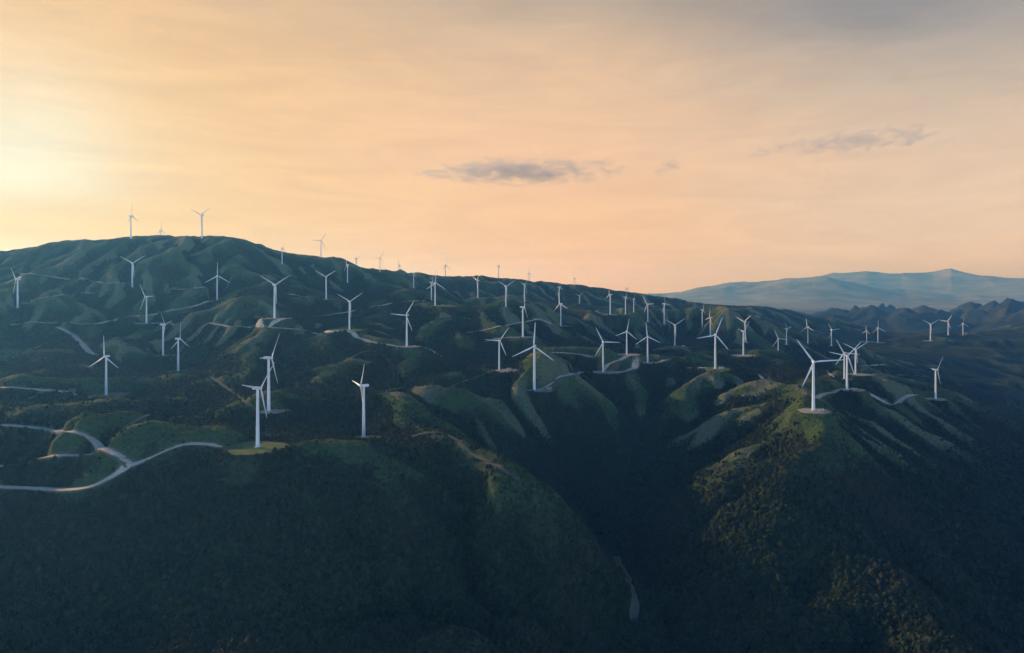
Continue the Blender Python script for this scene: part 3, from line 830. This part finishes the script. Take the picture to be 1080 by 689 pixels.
def lathe(prof, seg=20):
    bm = bmesh.new(); rings = []
    for r, z in prof:
        rings.append([bm.verts.new((r * math.cos(2 * math.pi * k / seg), r * math.sin(2 * math.pi * k / seg), z)) for k in range(seg)])
    for a, c in zip(rings[:-1], rings[1:]):
        for k in range(seg): bm.faces.new((a[k], a[(k + 1) % seg], c[(k + 1) % seg], c[k]))
    bm.faces.new(rings[-1]); bm.faces.new(rings[0][::-1])
    return bm

HUB = 85.0
def section_loft(rings):
    bm = bmesh.new(); R_ = [[bm.verts.new(p) for p in ring] for ring in rings]
    m = len(R_[0])
    for a, c in zip(R_[:-1], R_[1:]):
        for k in range(m): bm.faces.new((a[k], a[(k + 1) % m], c[(k + 1) % m], c[k]))
    bm.faces.new(R_[0][::-1]); bm.faces.new(R_[-1])
    return bm

def blade_bm():
    # span along +Z, chord along X, thickness along Y (rotor axis)
    rings = []
    for s, ch, th, tw in ((0.0, 2.2, 2.2, 0), (0.05, 2.2, 2.1, 0), (0.12, 2.9, 1.5, 22), (0.2, 3.5, 1.0, 16), (0.35, 2.9, 0.75, 10), (0.55, 2.3, 0.5, 6), (0.75, 1.75, 0.34, 3), (0.92, 1.4, 0.22, 1), (1.0, 0.5, 0.1, 0)):
        ring = []
        for k in range(14):
            a = 2 * math.pi * k / 14
            px = 0.5 * math.cos(a); py = 0.5 * math.sin(a)
            if s > 0.08: py *= (0.55 + 0.75 * (px + 0.5)) ; px -= 0.12
            x = px * ch; y = py * th
            c, s_ = math.cos(rad(tw)), math.sin(rad(tw))
            ring.append((x * c - y * s_, x * s_ + y * c - 1.6 * s * s, 1.0 + s * 46.5))
        rings.append(ring)
    return section_loft(rings)

def make_turbine():
    root = bpy.data.objects.new("wind_turbine", None); COL.objects.link(root)
    f = bm_obj("foundation", lathe([(5.2, -3.0), (5.2, 0.75), (4.6, 0.95), (3.2, 1.0)], 24), m_conc, root, False)
    tw = bm_obj("tower", lathe([(2.75, 0.3), (2.75, 1.2), (2.66, 6), (2.45, 24), (2.22, 44), (1.98, 64), (1.78, 82.6), (1.7, 83.2)], 24), m_white, root)
    rings = []
    for y, w, h, zc in ((-3.4, 1.5, 1.5, 0), (-3.2, 1.9, 1.9, 0), (-1, 2.1, 2.2, 0.1), (4, 2.15, 2.25, 0.2), (7.8, 1.9, 2.0, 0.25), (8.4, 1.4, 1.5, 0.3)):
        ring = []
        for k in range(16):
            a = 2 * math.pi * k / 16
            cx_, sy_ = math.cos(a), math.sin(a)
            e = 0.45
            ring.append((w * math.copysign(abs(cx_) ** e, cx_), y, HUB + zc + h * math.copysign(abs(sy_) ** e, sy_)))
        rings.append(ring)
    nac = bm_obj("nacelle", section_loft(rings), m_white, root, False)
    rings = []
    for y, r in ((-3.4, 1.9), (-4.2, 2.1), (-5.6, 2.0), (-6.6, 1.5), (-7.2, 0.9), (-7.5, 0.25)):
        rings.append([(r * math.cos(2 * math.pi * k / 18), y + 5.0, r * math.sin(2 * math.pi * k / 18)) for k in range(18)])
    hb = bm_obj("hub", section_loft(rings), m_white, root)
    bl = bm_obj("blade", blade_bm(), m_white, root)
    blades = [bl]
    for k in (1, 2):
        c = bl.copy(); COL.objects.link(c); c.parent = root; blades.append(c)
    return root
proto = make_turbine()

def copy_thing(o):
    r = o.copy(); COL.objects.link(r)
    for ch in o.children:
        c = ch.copy(); COL.objects.link(c); c.parent = r
    return r

for i, (t, foot) in enumerate(zip(TURBINES, FEET)):
    o = proto if i == 0 else copy_thing(proto)
    x, y, z = foot
    if t[7]:
        hz = CAM_Z + (303 - t[3]) / F * y                    # how far the rotor looks over the crest
        sc = np.clip((hz - z) / HUB, 0.75, 1.25)
        z = hz - sc * HUB if abs(hz - z - sc * HUB) < 25 else z
        x = (t[2] - 540) / F * y
    else:
        hz = CAM_Z + (303 - t[3]) / F * y
        sc = float(np.clip((hz - z) / HUB, 0.6, 1.3))
    print(i, [round(v) for v in foot], 'scale', round(float(sc), 2)) if not 0.8 < sc < 1.2 else None
    o.location = (x, y, z); o.scale = (sc,) * 3
    # rotor faces the viewer when yaw is 0; heading is a real compass turn of the nacelle
    face = math.atan2(-x, -y)
    sgn = 1 if (i % 3) else -1
    yaw = rad(t[5]) * sgn
    heading = -(math.atan2(x, y)) + yaw
    o.rotation_euler = (0, 0, 0)
    k = 0
    for ch in o.children:
        nm = ch.name.split('.')[0]
        if nm in ('nacelle',):
            ch.rotation_euler = (0, 0, heading)
        elif nm == 'hub':
            off = Matrix.Rotation(heading, 3, 'Z') @ Vector((0, -5.0, 0))
            ch.location = (off.x, off.y, HUB); ch.rotation_euler = (0, 0, heading)
        elif nm == 'blade':
            off = Matrix.Rotation(heading, 3, 'Z') @ Vector((0, -5.0, 0))
            ch.location = (off.x, off.y, HUB)
            M = Matrix.Rotation(heading, 3, 'Z') @ Matrix.Rotation(rad(t[6] + 120 * k), 3, 'Y')
            ch.rotation_euler = M.to_euler(); k += 1
    tag(o, t[8], "wind turbine", "wind turbines of the wind farm on the hills")
print("turbines", round(time.time() - T0, 1))

# ------------------------------------------------------------------ equipment huts beside some turbines
m_wall, n, b = new_mat("pale_wall", 0.8, 0.2); b.inputs['Base Color'].default_value = (0.62, 0.60, 0.56, 1)
m_roof, n, b = new_mat("hut_roof", 0.7, 0.2); b.inputs['Base Color'].default_value = (0.42, 0.22, 0.17, 1)
m_door, n, b = new_mat("hut_door", 0.5, 0.3); b.inputs['Base Color'].default_value = (0.16, 0.22, 0.26, 1)
def box_bm(lo, hi, bev=0.0):
    bm = bmesh.new(); bmesh.ops.create_cube(bm, size=1)
    for v in bm.verts: v.co = Vector([lo[k] + (v.co[k] + 0.5) * (hi[k] - lo[k]) for k in range(3)])
    if bev: bmesh.ops.bevel(bm, geom=bm.edges[:], offset=bev, segments=2, affect='EDGES')
    return bm
def hut(turb, dx_, dy_, rz, label, s=1.0):
    x, y, z = FEET[turb]; x += dx_; y += dy_
    r = bpy.data.objects.new("equipment_hut", None); COL.objects.link(r)
    r.location = (x, y, max(float(mesh_z(np.array([x]), np.array([y]))[0]), z) + 0.4); r.rotation_euler = (0, 0, rad(rz)); r.scale = (s, s, s)
    bm_obj("wall", box_bm((-4.5, -2.6, -1.2), (4.5, 2.6, 3.6)), m_wall, r, False)
    bm = bmesh.new()
    pr = [(-5.1, -3.2, 3.61), (5.1, -3.2, 3.61), (5.1, 3.2, 3.61), (-5.1, 3.2, 3.61), (-5.1, 0, 5.1), (5.1, 0, 5.1)]
    v = [bm.verts.new(c) for c in pr]
    for f_ in ((0, 1, 5, 4), (2, 3, 4, 5), (0, 4, 3), (1, 2, 5), (3, 2, 1, 0)): bm.faces.new([v[k] for k in f_])
    bm_obj("roof", bm, m_roof, r, False)
    d = bm_obj("door", box_bm((-1.0, -2.68, 0.0), (1.0, -2.604, 2.5)), m_door, r, False)
    bm_obj("handle", box_bm((0.7, -2.78, 1.1), (0.85, -2.682, 1.35)), m_conc, d, False)
    for x0 in (-3.2, 2.2):
        bm_obj("window", box_bm((x0, -2.66, 1.2), (x0 + 1.2, -2.604, 2.4)), m_door, r, False)
    tag(r, label, "hut", "equipment huts at turbine feet")
hut(55, 11, -4, 12, "pale hut right beside the big front turbine of the right massif", 1.0)
hut(47, 17, 2, -8, "pale hut on the pad of the three bladed turbine on the grassy shoulder", 1.1)
hut(42, 34, 14, 30, "pale hut at the track bend just right of the tall front turbine", 1.1)
hut(41, 24, 6, 5, "pale hut on the small flat spur left of centre", 1.1)
hut(46, 34, 4, 0, "pale hut on the low grassy mound behind the central crest", 1.2)

# ------------------------------------------------------------------ woodland on the near slopes (a mass nobody could count)
rs = np.random.default_rng(11)
N = 430000
u = rs.random(N)
r_ = 560 * (3000 / 560) ** (u)
a_ = rs.uniform(rad(-40), rad(40), N)
sx = r_ * np.sin(a_); sy = r_ * np.cos(a_)
iv = np.clip(np.searchsorted(rr, r_), 0, NR - 1); iu = np.clip(((a_ - az[0]) / (az[1] - az[0])).astype(int), 0, NA - 1)
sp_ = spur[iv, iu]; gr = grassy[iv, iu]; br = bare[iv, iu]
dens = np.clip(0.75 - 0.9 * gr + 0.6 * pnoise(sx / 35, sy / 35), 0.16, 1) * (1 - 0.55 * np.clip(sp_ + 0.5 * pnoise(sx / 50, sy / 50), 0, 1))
keep = (rs.random(N) < dens) & (br < 0.05)
sx, sy, gr = sx[keep], sy[keep], gr[keep]
sz = mesh_z(sx, sy)
size = (1.3 + 1.7 * rs.random(len(sx)) ** 2.2) * (1.0 + 0.35 * pnoise(sx / 60, sy / 60)) * np.clip(1.05 - 0.45 * gr, 0.45, 1.3)
pm = bpy.data.meshes.new("woodland")
pm.vertices.add(len(sx)); pm.vertices.foreach_set('co', np.stack([sx, sy, sz], 1).reshape(-1).astype(np.float32))
a = pm.attributes.new('size', 'FLOAT', 'POINT'); a.data.foreach_set('value', size.astype(np.float32))
m_bush, n, b = new_mat("woodland_leaves", 0.8, 0.15)
oi = n.n('ShaderNodeObjectInfo').outputs['Random']
g = n.n('ShaderNodeNewGeometry').outputs['Position']
cl = n.ramp(oi, [(0.0, (0.008, 0.018, 0.012, 1)), (0.45, (0.014, 0.028, 0.016, 1)), (0.8, (0.024, 0.038, 0.019, 1)), (1.0, (0.042, 0.052, 0.024, 1))])
big = n.noise(g, 0.006, 4, 0.6)
cl = n.mix(n.maprange(big, 0.4, 0.7), cl, (0.024, 0.030, 0.020, 1))
n.link(cl, b.inputs['Base Color'])
wood_o = link_mesh("woodland", pm, None)
tag(wood_o, "dark woodland and scrub covering the near slopes", "woodland", kind='stuff')
ng = bpy.data.node_groups.new("woodland_nodes", 'GeometryNodeTree')
ng.interface.new_socket("Geometry", in_out='INPUT', socket_type='NodeSocketGeometry')
ng.interface.new_socket("Geometry", in_out='OUTPUT', socket_type='NodeSocketGeometry')
G = NT(ng)
gi = G.n('NodeGroupInput'); go = G.n('NodeGroupOutput')
kinds = []
for k in range(4):
    ico = G.n('GeometryNodeMeshIcoSphere'); ico.inputs['Radius'].default_value = 1.0; ico.inputs['Subdivisions'].default_value = 3
    nz = G.n('ShaderNodeTexNoise', noise_dimensions='4D'); nz.inputs['W'].default_value = 3.7 * k
    nz.inputs['Scale'].default_value = 1.9; nz.inputs['Detail'].default_value = 3.0; nz.inputs['Roughness'].default_value = 0.75
    sub = G.n('ShaderNodeVectorMath', operation='SUBTRACT'); G.link(nz.outputs['Color'], sub.inputs[0]); sub.inputs[1].default_value = (0.5, 0.5, 0.38)
    sc_ = G.n('ShaderNodeVectorMath', operation='SCALE'); G.link(sub.outputs[0], sc_.inputs[0]); sc_.inputs['Scale'].default_value = 1.9
    sp = G.n('GeometryNodeSetPosition'); G.link(ico.outputs['Mesh'], sp.inputs['Geometry']); G.link(sc_.outputs[0], sp.inputs['Offset'])
    tf = G.n('GeometryNodeTransform'); G.link(sp.outputs[0], tf.inputs['Geometry'])
    tf.inputs['Scale'].default_value = (1.0, 1.0, (0.9, 1.25, 0.75, 1.6)[k]); tf.inputs['Translation'].default_value = (0, 0, 0.35)
    sm = G.n('GeometryNodeSetMaterial'); G.link(tf.outputs[0], sm.inputs[0]); sm.inputs['Material'].default_value = m_bush
    kinds.append(sm.outputs[0])
g2i = G.n('GeometryNodeGeometryToInstance')
for s in kinds[::-1]: G.link(s, g2i.inputs[0])
iop = G.n('GeometryNodeInstanceOnPoints')
G.link(gi.outputs[0], iop.inputs['Points']); G.link(g2i.outputs[0], iop.inputs['Instance'])
iop.inputs['Pick Instance'].default_value = True
ri = G.n('FunctionNodeRandomValue', data_type='INT'); ri.inputs[4].default_value = 0; ri.inputs[5].default_value = 3
G.link(ri.outputs[2], iop.inputs['Instance Index'])
rv = G.n('FunctionNodeRandomValue', data_type='FLOAT_VECTOR'); rv.inputs[1].default_value = (0.3, 0.3, 6.28); rv.inputs[0].default_value = (-0.3, -0.3, 0)
e2r = G.n('FunctionNodeEulerToRotation'); G.link(rv.outputs[0], e2r.inputs[0]); G.link(e2r.outputs[0], iop.inputs['Rotation'])
na = G.n('GeometryNodeInputNamedAttribute', data_type='FLOAT'); na.inputs['Name'].default_value = 'size'
cx3 = G.n('ShaderNodeCombineXYZ')
for k in range(3): G.link(na.outputs[0], cx3.inputs[k])
G.link(cx3.outputs[0], iop.inputs['Scale'])
G.link(iop.outputs[0], go.inputs[0])
md = wood_o.modifiers.new("woodland", 'NODES'); md.node_group = ng

# ------------------------------------------------------------------ haze
def box_mesh(name, lo, hi):
    me = bpy.data.meshes.new(name)
    v = [(x, y, z) for x in (lo[0], hi[0]) for y in (lo[1], hi[1]) for z in (lo[2], hi[2])]
    me.from_pydata(v, [], [(0, 1, 3, 2), (4, 6, 7, 5), (0, 4, 5, 1), (2, 3, 7, 6), (0, 2, 6, 4), (1, 5, 7, 3)])
    me.update(); return me
m_haze = bpy.data.materials.new("haze"); m_haze.use_nodes = True
m_haze.node_tree.nodes.clear(); n = NT(m_haze.node_tree)
o_ = n.n('ShaderNodeOutputMaterial'); pv = n.n('ShaderNodeVolumePrincipled')
pv.inputs['Color'].default_value = (0.11, 0.39, 1.0, 1)
pv.inputs['Absorption Color'].default_value = (1, 1, 1, 1)
pv.inputs['Density'].default_value = 6.2e-5
pv.inputs['Anisotropy'].default_value = 0.5
n.link(pv.outputs[0], o_.inputs['Volume'])
haze = link_mesh("haze", box_mesh("haze", (-30000, -3000, CAM_Z - 641), (30000, 38500, CAM_Z + 860)), m_haze)
tag(haze, "pale blue evening haze filling the valleys", "haze", kind='stuff')
print("script", round(time.time() - T0, 1), "shrubs", len(sx))

# ------------------------------------------------------------------ small clouds above the haze
def cloud(px, py, dist, wpx, hpx, dens, gain, seed, label, tilt=0.0):
    x, y, z = world_at(px, py, dist)
    s = dist / F
    m = bpy.data.materials.new("cloud_vapour"); m.use_nodes = True
    m.node_tree.nodes.clear(); n = NT(m.node_tree)
    o_ = n.n('ShaderNodeOutputMaterial'); pv = n.n('ShaderNodeVolumePrincipled')
    pv.inputs['Color'].default_value = (0.60, 0.62, 0.68, 1); pv.inputs['Anisotropy'].default_value = 0.2
    tcn = n.n('ShaderNodeTexCoord').outputs['Object']
    mpn = n.n('ShaderNodeMapping'); n.link(tcn, mpn.inputs[0])
    mpn.inputs['Scale'].default_value = (wpx / 60.0, 2.0, hpx / 26.0); mpn.inputs['Rotation'].default_value = (0, rad(18), 0); mpn.inputs['Location'].default_value = (seed, seed * 2.3, 0)
    f = n.noise(mpn.outputs[0], 1.5, 5, 0.62, 0.8)
    ln = n.n('ShaderNodeVectorMath', operation='LENGTH'); n.link(tcn, ln.inputs[0])
    e = n.math('SUBTRACT', n.math('ADD', 1.0 - gain, n.math('MULTIPLY', n.math('SUBTRACT', f, 0.5), 3.4)), n.math('MULTIPLY', ln.outputs['Value'], 1.0))
    d = n.maprange(e, 0.0, 0.45)
    n.link(n.math('MULTIPLY', d, dens), pv.inputs['Density'])
    n.link(pv.outputs[0], o_.inputs['Volume'])
    c = link_mesh("cloud", box_mesh("cloud", (-1, -1, -1), (1, 1, 1)), m)
    c.location = (x, y, z); c.scale = (wpx * 0.5 * s, 650, hpx * 0.5 * s); c.rotation_euler = (0, rad(tilt), 0)
    m.cycles.volume_step_rate = 0.35
    tag(c, label, "cloud", "small clouds in the evening sky")
cloud(545, 181, 10500, 235, 28, 0.0022, 0.20, 2.0, "grey lens of cloud floating alone above the middle of the long ridge")
cloud(905, 149, 10800, 300, 44, 0.0017, 0.50, 5.0, "broken feathery strip of cloud over the far pale mountains", -6)
cloud(706, 177, 10600, 50, 30, 0.0013, 0.48, 9.0, "small curled wisp between the grey lens and the feathery strip", -20)
